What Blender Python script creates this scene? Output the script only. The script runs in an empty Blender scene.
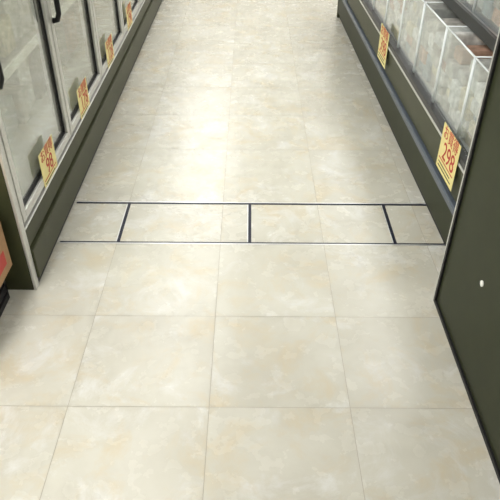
import bpy, bmesh, math, random
from mathutils import Matrix, Vector
random.seed(7)
S=bpy.context.scene
try:
    S.view_settings.view_transform='Standard'
except Exception: pass

# ---------- materials ----------
def mat(name,col,rough=.5,metal=0,bump=0,var=0,scale=30,spec=.5):
    m=bpy.data.materials.new(name); m.use_nodes=True
    nt=m.node_tree; b=nt.nodes['Principled BSDF']
    b.inputs['Roughness'].default_value=rough; b.inputs['Metallic'].default_value=metal
    b.inputs['Specular IOR Level'].default_value=spec
    tc=nt.nodes.new('ShaderNodeTexCoord'); n=nt.nodes.new('ShaderNodeTexNoise')
    n.inputs['Scale'].default_value=scale; n.inputs['Detail'].default_value=4
    nt.links.new(tc.outputs['Object'],n.inputs['Vector'])
    r=nt.nodes.new('ShaderNodeValToRGB'); v=var if var else .04
    r.color_ramp.elements[0].position=.3; r.color_ramp.elements[1].position=.7
    r.color_ramp.elements[0].color=(*[max(0,c*(1-v)) for c in col],1)
    r.color_ramp.elements[1].color=(*[min(1,c*(1+v)) for c in col],1)
    nt.links.new(n.outputs['Fac'],r.inputs['Fac']); nt.links.new(r.outputs['Color'],b.inputs['Base Color'])
    if bump:
        bp=nt.nodes.new('ShaderNodeBump'); bp.inputs['Strength'].default_value=bump
        nt.links.new(n.outputs['Fac'],bp.inputs['Height']); nt.links.new(bp.outputs['Normal'],b.inputs['Normal'])
    return m
def glassmat(name,tint,fac,rough=.05,milky=0,milkcol=(.8,.8,.8)):
    m=bpy.data.materials.new(name); m.use_nodes=True
    nt=m.node_tree; nt.nodes.clear(); N=nt.nodes; L=nt.links
    o=N.new('ShaderNodeOutputMaterial'); t=N.new('ShaderNodeBsdfTransparent')
    t.inputs['Color'].default_value=(*tint,1)
    g=N.new('ShaderNodeBsdfGlossy'); g.inputs['Roughness'].default_value=rough
    g.inputs['Color'].default_value=(1,1,1,1)
    d=N.new('ShaderNodeBsdfDiffuse'); d.inputs['Color'].default_value=(*milkcol,1)
    m1=N.new('ShaderNodeMixShader')
    tc=N.new('ShaderNodeTexCoord'); n=N.new('ShaderNodeTexNoise'); n.inputs['Scale'].default_value=3
    n.inputs['Detail'].default_value=3
    L.new(tc.outputs['Object'],n.inputs['Vector'])
    mr=N.new('ShaderNodeMapRange'); mr.inputs['From Min'].default_value=.3; mr.inputs['From Max'].default_value=.7
    mr.inputs['To Min'].default_value=milky*.6; mr.inputs['To Max'].default_value=milky*1.4
    L.new(n.outputs['Fac'],mr.inputs['Value']); L.new(mr.outputs['Result'],m1.inputs['Fac'])
    L.new(t.outputs[0],m1.inputs[1]); L.new(d.outputs[0],m1.inputs[2])
    # Schlick fresnel, same from both sides of the thin pane
    ge=N.new('ShaderNodeNewGeometry'); dt=N.new('ShaderNodeVectorMath'); dt.operation='DOT_PRODUCT'
    L.new(ge.outputs['Incoming'],dt.inputs[0]); L.new(ge.outputs['Normal'],dt.inputs[1])
    ab=N.new('ShaderNodeMath'); ab.operation='ABSOLUTE'; L.new(dt.outputs['Value'],ab.inputs[0])
    s=N.new('ShaderNodeMath'); s.operation='SUBTRACT'; s.inputs[0].default_value=1; L.new(ab.outputs[0],s.inputs[1])
    pw=N.new('ShaderNodeMath'); pw.operation='POWER'; pw.inputs[1].default_value=5; L.new(s.outputs[0],pw.inputs[0])
    ma=N.new('ShaderNodeMath'); ma.operation='MULTIPLY_ADD'; ma.inputs[1].default_value=.9; ma.inputs[2].default_value=.04+fac; ma.use_clamp=True
    L.new(pw.outputs[0],ma.inputs[0])
    m2=N.new('ShaderNodeMixShader'); L.new(ma.outputs[0],m2.inputs['Fac'])
    L.new(m1.outputs[0],m2.inputs[1]); L.new(g.outputs[0],m2.inputs[2])
    L.new(m2.outputs[0],o.inputs['Surface'])
    return m
def emis(name,col,s):
    m=bpy.data.materials.new(name); m.use_nodes=True
    b=m.node_tree.nodes['Principled BSDF']; b.inputs['Base Color'].default_value=(*col,1)
    b.inputs['Emission Color'].default_value=(*col,1); b.inputs['Emission Strength'].default_value=s
    return m

def tilemat():
    m=bpy.data.materials.new('marble_vinyl_tile'); m.use_nodes=True
    nt=m.node_tree; N=nt.nodes; L=nt.links; b=N['Principled BSDF']
    tc=N.new('ShaderNodeTexCoord'); at=N.new('ShaderNodeAttribute'); at.attribute_name='tile_rand'
    vm=N.new('ShaderNodeVectorMath'); vm.operation='MULTIPLY_ADD'
    L.new(at.outputs['Color'],vm.inputs[0]); vm.inputs[1].default_value=(20,20,20); L.new(tc.outputs['Object'],vm.inputs[2])
    def noise(sc,det,dist,rough=.55):
        n=N.new('ShaderNodeTexNoise'); n.inputs['Scale'].default_value=sc; n.inputs['Detail'].default_value=det
        n.inputs['Distortion'].default_value=dist; n.inputs['Roughness'].default_value=rough
        L.new(vm.outputs[0],n.inputs['Vector']); return n
    def ramp(src,p0,p1,c0,c1):
        r=N.new('ShaderNodeValToRGB'); r.color_ramp.elements[0].position=p0; r.color_ramp.elements[1].position=p1
        r.color_ramp.elements[0].color=(*c0,1); r.color_ramp.elements[1].color=(*c1,1); L.new(src,r.inputs['Fac']); return r
    def mix(f,a,bb,mode='MIX'):
        x=N.new('ShaderNodeMix'); x.data_type='RGBA'; x.blend_type=mode
        if isinstance(f,float): x.inputs[0].default_value=f
        else: L.new(f,x.inputs[0])
        for i,v in ((6,a),(7,bb)):
            if isinstance(v,tuple): x.inputs[i].default_value=(*v,1)
            else: L.new(v,x.inputs[i])
        return x.outputs[2]
    base=ramp(noise(4,5,.3).outputs['Fac'],.3,.7,(.55,.53,.45),(.61,.595,.52))
    gr=ramp(noise(3.1,8,.3,.62).outputs['Fac'],.46,.70,(0,0,0),(.55,.55,.55))
    c=mix(gr.outputs[0],base.outputs[0],(.46,.44,.37))
    tan_f=ramp(noise(5.5,9,.6,.68).outputs['Fac'],.50,.70,(0,0,0),(.75,.75,.75))
    c=mix(tan_f.outputs[0],c,(.56,.475,.32))
    wh=ramp(noise(5.0,10,.6,.72).outputs['Fac'],.52,.68,(0,0,0),(.75,.75,.75))
    c=mix(wh.outputs[0],c,(.71,.71,.685))
    L.new(c,b.inputs['Base Color'])
    rr=N.new('ShaderNodeMapRange'); n=noise(14,4,0)
    rr.inputs['To Min'].default_value=.20; rr.inputs['To Max'].default_value=.33
    L.new(n.outputs['Fac'],rr.inputs['Value']); L.new(rr.outputs[0],b.inputs['Roughness'])
    n2=noise(5,3,0); bp=N.new('ShaderNodeBump'); bp.inputs['Strength'].default_value=.12; bp.inputs['Distance'].default_value=.01
    L.new(n2.outputs['Fac'],bp.inputs['Height']); L.new(bp.outputs[0],b.inputs['Normal'])
    b.inputs['Specular IOR Level'].default_value=.62
    return m

M=dict(
 tile=tilemat(), grout=mat('tile_joint',(.32,.28,.21),.7), inlay=mat('dark_inlay',(.010,.012,.028),.4,spec=.3),
 steel=mat('inlay_edge_metal',(.75,.75,.74),.3,.6),
 olive=mat('olive_painted_panel',(.046,.050,.022),.45,0,0,.08,12,spec=.3),
 olive2=mat('olive_dark_panel',(.027,.032,.014),.5,0,0,.08,12,spec=.25),
 black=mat('black_rubber',(.01,.01,.011),.5,spec=.3), alu=mat('brushed_aluminium',(.60,.60,.57),.35,.5,0,.05,60),
 grey=mat('grey_plastic_rail',(.10,.12,.15),.35,.2), dgrey=mat('dark_metal',(.05,.05,.05),.4,.5),
 inner=mat('case_liner',(.55,.55,.52),.5), wire=mat('shelf_wire',(.5,.5,.5),.4,.5),
 glass=glassmat('door_glass',(.80,.82,.78),.06,.05,.16,(.55,.55,.49)),
 acryl=glassmat('clear_acrylic',(.95,.97,.97),.03,.08,.07,(.75,.78,.8)),
 edge=mat('acrylic_edge',(.78,.82,.83),.25),
 yellow=mat('yellow_card',(.80,.70,.30),.5), red=mat('red_print',(.50,.03,.02),.5), white=mat('white_print',(.85,.85,.8),.5),
 wall=mat('wall_paint',(.75,.73,.68),.7), ceil=mat('ceiling_panel',(.8,.8,.78),.8,0,.1), wood=mat('cardboard',(.40,.24,.12),.8,0,.1,.1,40),
 lamp=emis('fluorescent_tube',(1,.99,.97),5), housing=mat('lamp_housing',(.85,.85,.85),.4),
)
pcols=[(.62,.62,.6),(.5,.48,.44),(.72,.71,.68),(.35,.32,.28),(.45,.28,.2),(.25,.3,.33),(.55,.5,.36),(.15,.14,.13)]
PM=[mat('package_print_%d'%i,c,.4,0,.15,.4,25) for i,c in enumerate(pcols)]

# ---------- mesh helper ----------
class B:
    def __init__(s,name,parent=None): s.n=name; s.bm=bmesh.new(); s.ms=[]; s.p=parent
    def mi(s,m):
        if m not in s.ms: s.ms.append(m)
        return s.ms.index(m)
    def box(s,a,b,m,rot=None):
        x0,y0,z0=a; x1,y1,z1=b
        c=Vector(((x0+x1)/2,(y0+y1)/2,(z0+z1)/2))
        pts=[Vector(p) for p in ((x0,y0,z0),(x1,y0,z0),(x1,y1,z0),(x0,y1,z0),(x0,y0,z1),(x1,y0,z1),(x1,y1,z1),(x0,y1,z1))]
        if rot is not None: pts=[c+rot@(p-c) for p in pts]
        v=[s.bm.verts.new(p) for p in pts]
        for f in ((0,3,2,1),(4,5,6,7),(0,1,5,4),(1,2,6,5),(2,3,7,6),(3,0,4,7)):
            s.bm.faces.new([v[i] for i in f]).material_index=s.mi(m)
    def prism(s,prof,y0,y1,m):   # profile in xz extruded along y
        a=[s.bm.verts.new((x,y0,z)) for x,z in prof]; b=[s.bm.verts.new((x,y1,z)) for x,z in prof]
        k=s.mi(m); n=len(prof)
        s.bm.faces.new(a).material_index=k; s.bm.faces.new(b[::-1]).material_index=k
        for i in range(n):
            s.bm.faces.new([a[i],b[i],b[(i+1)%n],a[(i+1)%n]]).material_index=k
    def tube(s,pts,r,m,seg=10):
        k=s.mi(m); rings=[]
        for i,p in enumerate(pts):
            p=Vector(p); q=Vector(pts[min(i+1,len(pts)-1)]); o=Vector(pts[max(i-1,0)])
            t=(q-o).normalized(); u=t.orthogonal().normalized() if abs(t.y)>.9 else t.cross(Vector((0,1,0))).normalized(); w=t.cross(u)
            rings.append([s.bm.verts.new(p+r*(math.cos(2*math.pi*j/seg)*u+math.sin(2*math.pi*j/seg)*w)) for j in range(seg)])
        for a,b in zip(rings,rings[1:]):
            for j in range(seg):
                f=s.bm.faces.new([a[j],a[(j+1)%seg],b[(j+1)%seg],b[j]]); f.material_index=k; f.smooth=True
        s.bm.faces.new(rings[0]).material_index=k; s.bm.faces.new(rings[-1]).material_index=k
    def done(s,bevel=0):
        bmesh.ops.recalc_face_normals(s.bm,faces=s.bm.faces)
        me=bpy.data.meshes.new(s.n); s.bm.to_mesh(me); s.bm.free()
        for m in s.ms: me.materials.append(m)
        o=bpy.data.objects.new(s.n,me); S.collection.objects.link(o)
        if s.p: o.parent=s.p
        if bevel:
            md=o.modifiers.new('bevel','BEVEL'); md.width=bevel; md.segments=2; md.limit_method='ANGLE'
        return o
def empty(name):
    o=bpy.data.objects.new(name,None); S.collection.objects.link(o); return o

# ---------- floor ----------
XL,XR,YN,YF=-2.6,2.8,-1.2,10.0
T=.455
bm=bmesh.new(); lay=bm.loops.layers.float_color.new('tile_rand')
def quad(x0,y0,x1,y1,z,mi,rnd=True):
    f=bm.faces.new([bm.verts.new(p) for p in ((x0,y0,z),(x1,y0,z),(x1,y1,z),(x0,y1,z))]); f.material_index=mi
    c=(random.random(),random.random(),random.random(),1)
    for l in f.loops: l[lay]=c
quad(XL,YN,XR,YF,-.0012,1)
g=.0008
xs=[XL]; x=-.123-T*20
while x<XR:
    if x>XL+.02: xs.append(x)
    x+=T
xs.append(XR)
ys=[YN,-.98,-.53,-.08,.37,.82,1.272,1.70]
IN0,IN1=2.165,2.495
ys+= [IN0,IN1]
y=3.06
while y<YF-.1: ys.append(y); y+=T
ys.append(YF)
for i in range(len(xs)-1):
    for j in range(len(ys)-1):
        quad(xs[i]+g,ys[j]+g,xs[i+1]-g,ys[j+1]-g,0,0)
quad(-.83,IN1-.008,.87,IN1+.006,.0008,2); quad(-.83,IN1+.006,.87,IN1+.013,.0008,3)
quad(-.83,IN0+.004,.87,IN0+.013,.0008,2); quad(-.83,IN0-.004,.87,IN0+.004,.0009,3)
for X in (-.574,.006,.650): 
    quad(X-.007,IN0+.013,X+.007,IN1-.008,.0007,2)
    quad(X-.012,IN0+.013,X-.007,IN1-.008,.0007,3)
me=bpy.data.meshes.new('floor'); bm.to_mesh(me); bm.free()
for k in ('tile','grout','inlay','steel'): me.materials.append(M[k])
fl=bpy.data.objects.new('floor',me); S.collection.objects.link(fl)

# ---------- room ----------
H=2.8
def simple(name,a,b,m,bev=0):
    q=B(name); q.box(a,b,m); return q.done(bev)
simple('wall_left',(XL-.1,YN,0),(XL,YF,H),M['wall'])
simple('wall_right',(XR,YN,0),(XR+.1,YF,H),M['wall'])
simple('wall_back',(XL-.1,YF,0),(XR+.1,YF+.1,H),M['wall'])
simple('wall_front',(XL-.1,YN-.1,0),(XR+.1,YN,H),M['wall'])
simple('ceiling',(XL-.1,YN-.1,H),(XR+.1,YF+.1,H+.08),M['ceil'])
simple('baseboard_back',(XL,YF-.012,0),(XR,YF,.08),M['dgrey'])
def area(loc,sx,sy,e,parent,rot=(0,0,0)):
    ld=bpy.data.lights.new('lamp_light','AREA'); ld.shape='RECTANGLE'; ld.size=sx; ld.size_y=sy; ld.energy=e; ld.color=(1,.993,.975)
    o=bpy.data.objects.new('lamp_light',ld); o.location=loc; o.rotation_euler=rot; S.collection.objects.link(o); o.parent=parent
def lamp(x,y,l,e,wd=.11):
    p=empty('ceiling_fluorescent_lamp')
    q=B('housing',p); q.prism([(x-wd,H),(x+wd,H),(x+wd-.04,H-.05),(x-wd+.04,H-.05)],y,y+l,M['housing']); q.done()
    q=B('tube',p)
    for dx in ((0,) if wd<.15 else (-wd*.45,wd*.45)): q.tube([(x+dx,y+.02,H-.07),(x+dx,y+l-.02,H-.07)],.016,M['lamp'])
    q.done()
    area((x,y+l/2,H-.095),wd*2-.04,l,e,p)
for yy in (-.9,1.3):
    lamp(-1.15,yy,1.9,46,.26)  # added pair of lamps, put here to brighten the near-left floor
for yy,e in zip((-.9,1.3,3.5,5.7,7.9),(14,15,18,20,20)):
    lamp(1.45,yy,1.9,e,.22)
for yy,e in zip((3.5,5.7,7.9),(14,20,26)):
    lamp(-.65,yy,1.9,e,.40)
for yy in (3.5,5.7,7.9):
    lamp(-2.0,yy,1.9,14)

# ---------- left refrigerated case ----------
LX=-.83
L=empty('glass_door_refrigerator')
y0,y1=1.88,7.45
DW=.75
q=B('base_plinth',L)
q.box((-1.75,y0+.0,0),(LX-.012,y1,.035),M['black'])
q.box((-1.75,y0,.035),(LX,y1,.165),M['olive']); q.done(.004)
q=B('kick_rail',L); q.box((-1.75,y0+.005,.165),(LX-.02,y1,.178),M['black']); q.box((-1.75,y0,.178),(LX-.012,y1,.262),M['olive'])
q.box((-1.7,y0,.262),(LX-.008,y1,.268),M['alu']); q.done(.003)
q=B('end_panel',L); q.box((-1.75,y0-.035,0),(LX-.02,y0,2.0),M['olive']); q.box((LX-.02,y0-.036,.0),(LX-.008,y0-.001,2.0),M['alu']); q.done(.003)
q=B('end_panel_rear',L); q.box((-1.75,y1,0),(LX-.02,y1+.035,2.0),M['olive']); q.done(.003)
q=B('case_body',L); q.box((-1.75,y0,.268),(-1.70,y1,1.95),M['inner']); q.box((-1.70,y0,.268),(LX-.06,y1,.30),M['inner'])
q.box((-1.75,y0,1.95),(LX-.02,y1,2.15),M['olive']); q.done(.004)
nd=7
fr=B('door_frames',L); gl=B('door_glass',L); hd=B('door_handles',L); gk=B('door_gaskets',L)
for i in range(nd):
    a=y0+.02+i*DW+.006; b=a+DW-.012
    if b>y1: b=y1
    x0,x1=LX-.052,LX-.016; z0,z1=.278,1.94; w=.036
    fr.box((x0,a,z0),(x1,a+w,z1),M['alu']); fr.box((x0,b-w,z0),(x1,b,z1),M['alu'])
    fr.box((x0,a+w,z0),(x1,b-w,z0+w),M['alu']); fr.box((x0,a+w,z1-w),(x1,b-w,z1),M['alu'])
    gl.box((x0+.010,a+w,z0+w),(x0+.016,b-w,z1-w),M['glass'])
    gk.box((x0+.004,a+w,z0+w),(x0+.024,a+w+.008,z1-w),M['black']); gk.box((x0+.004,b-w-.008,z0+w),(x0+.024,b-w,z1-w),M['black'])
    gk.box((x0+.004,a+w+.008,z0+w),(x0+.024,b-w-.008,z0+w+.008),M['black'])
    gk.box((x0-.02,a-.009,z0),(x0+.012,a-.001,z1),M['black'])
    hx=x1; hy=a+.030
    hd.tube([(hx-.004,hy,.80),(hx+.02,hy,.805),(hx+.03,hy,.83),(hx+.03,hy,1.15),(hx+.02,hy,1.18),(hx-.004,hy,1.185)],.012,M['black'])
    hd.box((x0-.050,a+w+.005,.35),(x0-.035,a+w+.045,1.85),M['housing'])
    if i<5:
        area((x0-.030,a+w+.025,1.0),1.2,.03,9 if i<2 else 4,L,(0,math.radians(-90),0))
fr.done(.003); gl.done(); hd.done(); gk.done()
area((LX-.10,(y0+y1)/2,1.90),.05,y1-y0-.1,26,L,(0,math.radians(20),0))  # added strip light to lift the dark interior behind the doors
q=B('shelves',L)
for z in (.62,.95,1.28,1.6):
    q.box((-1.69,y0+.01,z),(LX-.20,y1-.01,z+.012),M['wire']); q.box((LX-.20,y0+.01,z-.005),(LX-.19,y1-.01,z+.035),M['white'])
q.done()
q=B('packaged_foods',L)
for z in (.305,.637,.967,1.297,1.617):
    y=y0+.04
    while y<y1-.25:
        w=random.uniform(.09,.2); h=random.uniform(.14,.26); m=random.choice(PM)
        for k in range(2):
            X1=LX-.24-k*.24-random.uniform(0,.05)
            q.box((X1-.18,y,z),(X1,y+w-.012,z+h),m,Matrix.Rotation(random.uniform(-.05,.05),3,'Z'))
        y+=w
q.done(.008)

# ---------- price signs ----------
def textmesh(txt,size,m,parent,loc,rot):
    cu=bpy.data.curves.new('print','FONT'); cu.body=txt; cu.size=size; cu.extrude=.0004; cu.align_x='CENTER'; cu.align_y='CENTER'
    o=bpy.data.objects.new('lettering',cu); S.collection.objects.link(o)
    bpy.context.view_layer.update()
    me=bpy.data.meshes.new_from_object(o); bpy.data.objects.remove(o)
    me.materials.clear(); me.materials.append(m)
    o=bpy.data.objects.new('lettering',me); S.collection.objects.link(o); o.parent=parent; o.location=loc; o.rotation_euler=rot
RROT=Matrix.Translation((.85,1.86,0))@Matrix.Rotation(math.radians(1.1),4,'Z')@Matrix.Translation((-.85,-1.86,0))
def sign(side,X,y,z,w,h,num,tilt=0):
    p=empty('price_sign')
    mw=Matrix.Translation((X,y,z))@Matrix.Rotation(math.radians(90 if side=='L' else -90),4,'Z')@Matrix.Rotation(math.radians(90),4,'X')
    if side=='R': mw=RROT@mw
    p.location=mw.to_translation(); p.rotation_euler=mw.to_euler()
    def pl(n,x0,y0,x1,y1,zz,m):
        q=B(n,p); q.box((x0,y0,zz),(x1,y1,zz+.001),m); return q.done()
    pl('card',-w/2,-h/2,w/2,h/2,0,M['yellow'])
    textmesh('お買得',w*.28,M['red'],p,(0,h*.34,.002),(0,0,0))
    textmesh(num,w*.46,M['red'],p,(w*.05,-h*.03,.002),(0,0,0))
    pl('rule',-w*.42,-h*.25,w*.42,-h*.23,.0012,M['red'])
    pl('caption_line',-w*.40,-h*.34,w*.30,-h*.32,.0012,M['black'])
    pl('caption_line',-w*.40,-h*.42,w*.38,-h*.40,.0012,M['black'])
gx=LX-.0155
for i,(n,dy) in enumerate((('98',.37),('178',.45),('128',.48),('198',.5))):
    sign('L',gx,y0+.02+(i+1)*DW-dy,.332,.20,.17,n)

# ---------- right freezer case ----------
R=empty('freezer_display_case')
R.location=RROT.to_translation(); R.rotation_euler=RROT.to_euler()
ry0,ry1=1.87,5.60
RX=.85
q=B('base_plinth',R); q.box((RX+.02,ry0,0),(1.8,ry1,.05),M['black']); q.box((RX,ry0,.05),(1.8,ry1,.20),M['olive2']); q.done(.004)
q=B('bumper_rail',R); q.prism([(RX-.012,.217),(RX-.018,.222),(RX-.018,.244),(RX-.012,.25),(RX+.02,.25),(RX+.02,.217)],ry0,ry1,M['grey'])
q.box((RX+.005,ry0,.20),(1.8,ry1,.217),M['black']); q.done()
q=B('front_panel',R); q.prism([(RX,.256),(RX-.015,.40),(RX-.015,.42),(1.8,.42),(1.8,.256)],ry0,ry1,M['olive'])
q.box((RX-.022,ry0,.42),(RX+.03,ry1,.432),M['alu']); q.box((RX-.02,ry0,.432),(RX+.02,ry1,.46),M['dgrey']); q.done(.002)
q=B('case_body',R); q.box((1.75,ry0,.42),(1.8,ry1,1.9),M['inner']); q.box((RX+.03,ry0,.42),(1.75,ry1,.45),M['inner'])
q.box((RX,ry1,0),(1.8,ry1+.04,1.15),M['olive']); q.box((1.2,ry1,1.15),(1.8,ry1+.04,1.95),M['olive'])
q.box((1.3,ry0,1.9),(1.8,ry1,1.95),M['inner']);q.done(.004)  # last box: out-of-view canopy, added to hold the bin light
area((1.36,(ry0+ry1)/2,1.88),.06,3.4,20,R,(0,math.radians(-10),0))  # light added under the canopy to brighten the bins
q=B('added_case_lamp',R); q.tube([(1.34,ry0+.1,1.885),(1.34,ry1-.1,1.885)],.012,M['lamp']); q.done()  # unseen tube, made up to go with the added bin light
q=B('acrylic_bins',R); e=B('bin_edges',R)
y=ry0+.02; bw=.38
while y<ry1-.1:
    a,b=y,min(y+bw-.012,ry1-.01); xa=RX+.005; t=.003
    z0,z1=.462,.80
    q.box((xa,a,z0),(xa+t,b,z1),M['acryl']); q.box((xa+t,a,z0),(xa+.42,a+t,z1),M['acryl'])
    e.tube([(xa,a,z1),(xa,b,z1)],.004,M['edge'],6)
    e.tube([(xa,a,z0),(xa,a,z1)],.0035,M['edge'],6); e.tube([(xa,b,z0),(xa,b,z1)],.0035,M['edge'],6)
    e.tube([(xa,a,z1),(xa+.42,a,z1)],.003,M['edge'],6)
    xb=RX+.10; z2,z3=.86,1.22
    q.box((xb,a,z2),(xb+t,b,z3),M['acryl']); q.box((xb+t,a,z2),(xb+.4,a+t,z3),M['acryl'])
    e.tube([(xb,a,z3),(xb,b,z3)],.004,M['edge'],6); e.tube([(xb,a,z2),(xb,a,z3)],.0035,M['edge'],6); e.tube([(xb,b,z2),(xb,b,z3)],.0035,M['edge'],6)
    y+=bw
q.done(); e.done()
q=B('upper_shelf',R); q.box((RX+.09,ry0,.83),(1.75,ry1,.85),M['wire']); q.box((RX+.075,ry0,.815),(RX+.09,ry1,.86),M['dgrey']); q.done()
q=B('frozen_packages',R)
for (xa,z,tt) in ((RX+.015,.465,.34),(RX+.24,.465,.34),(RX+.11,.865,.36),(RX+.34,.865,.36)):
    y=ry0+.035
    while y<ry1-.16:
        w=random.uniform(.10,.15); zz=z; top=z+tt-random.uniform(.05,.14)
        while zz<top:
            h=random.uniform(.03,.07); m=random.choice(PM[:3]+[PM[0],PM[2],PM[1],PM[3],PM[6],PM[5],PM[4]])
            h=min(h,.37-(zz-z)-.02)
            q.box((xa+random.uniform(0.004,.03),y,zz),(xa+.20,y+w-.01,zz+h),m,Matrix.Rotation(random.uniform(-.05,.05),3,'Z')); zz+=h+.001
        y+=w
q.done(.008)
for yy,n in ((2.24,'298'),(3.62,'398')):
    sign('R',RX-.0245,yy,.400,.23,.20,n)

# ---------- near right cabinet ----------
C=empty('refrigerated_end_cabinet')
cx=.735
q=B('side_panel',C); q.box((cx,-.6,.0),(cx+.04,1.80,1.5),M['olive2']); q.done(.002)
q=B('cabinet_body',C); q.box((cx+.04,-.6,.0),(1.9,1.80,.9),M['olive2']); q.box((1.75,-.6,.9),(1.9,1.80,1.5),M['olive2']); q.box((cx,-.6,1.5),(1.9,1.8,1.55),M['dgrey']); q.done(.002)
q=B('edge_trim',C); q.box((cx-.006,1.80,0),(cx+.045,1.815,1.5),M['alu']); q.box((cx-.008,1.785,0),(cx-.0005,1.80,1.5),M['black']); q.done()
q=B('foot_trim',C); q.box((cx-.008,-.6,0),(cx-.0005,1.785,.015),M['black']); q.done()
q=B('round_cap',C); q.tube([(cx-.004,1.47,.36),(cx+.001,1.47,.36)],.010,M['white'],20); q.done()

# ---------- left boxes ----------
ox=-.05
q=B('plastic_crate'); q.box((-1.35+ox,1.42,.0),(-.88+ox,1.80,.03),M['black'])
for zz in (.03,.075,.12):
    q.box((-1.35+ox,1.42,zz+.012),(-.88+ox,1.435,zz+.045),M['black']); q.box((-1.35+ox,1.785,zz+.012),(-.88+ox,1.80,zz+.045),M['black'])
    q.box((-1.35+ox,1.42,zz+.012),(-1.335+ox,1.80,zz+.045),M['black']); q.box((-.895+ox,1.42,zz+.012),(-.88+ox,1.80,zz+.045),M['black'])
for X in (-1.35+ox,-1.12+ox,-.895+ox):
    for Y in (1.42,1.785): q.box((X,Y,.03),(X+.015,Y+.015,.165),M['black'])
q.done(.003)
q=B('cardboard_box'); q.box((-1.34,1.44,.165),(-.885,1.80,.42),M['wood']); q.box((-1.34,1.60,.42),(-.885,1.64,.4208),M['yellow'])
q.box((-.8855,1.48,.20),(-.8845,1.76,.26),M['red']); q.done(.003)

# ---------- camera ----------
p=math.asin(454/760); f=609
cd=bpy.data.cameras.new('camera'); cd.sensor_width=36; cd.lens=f/500*36
co=bpy.data.objects.new('camera',cd); S.collection.objects.link(co); S.camera=co
roll=math.radians(.5); yaw=math.radians(.2)
Rm=Matrix.Rotation(-yaw,3,'Z')@Matrix.Rotation(math.pi/2-p,3,'X')@Matrix.Rotation(roll,3,'Z')
co.matrix_world=Matrix.Translation((0,0,1.58))@Rm.to_4x4()
cd.clip_start=.05
w=bpy.data.worlds.new('world'); S.world=w; w.use_nodes=True
w.node_tree.nodes['Background'].inputs[0].default_value=(.8,.85,.9,1); w.node_tree.nodes['Background'].inputs[1].default_value=.3
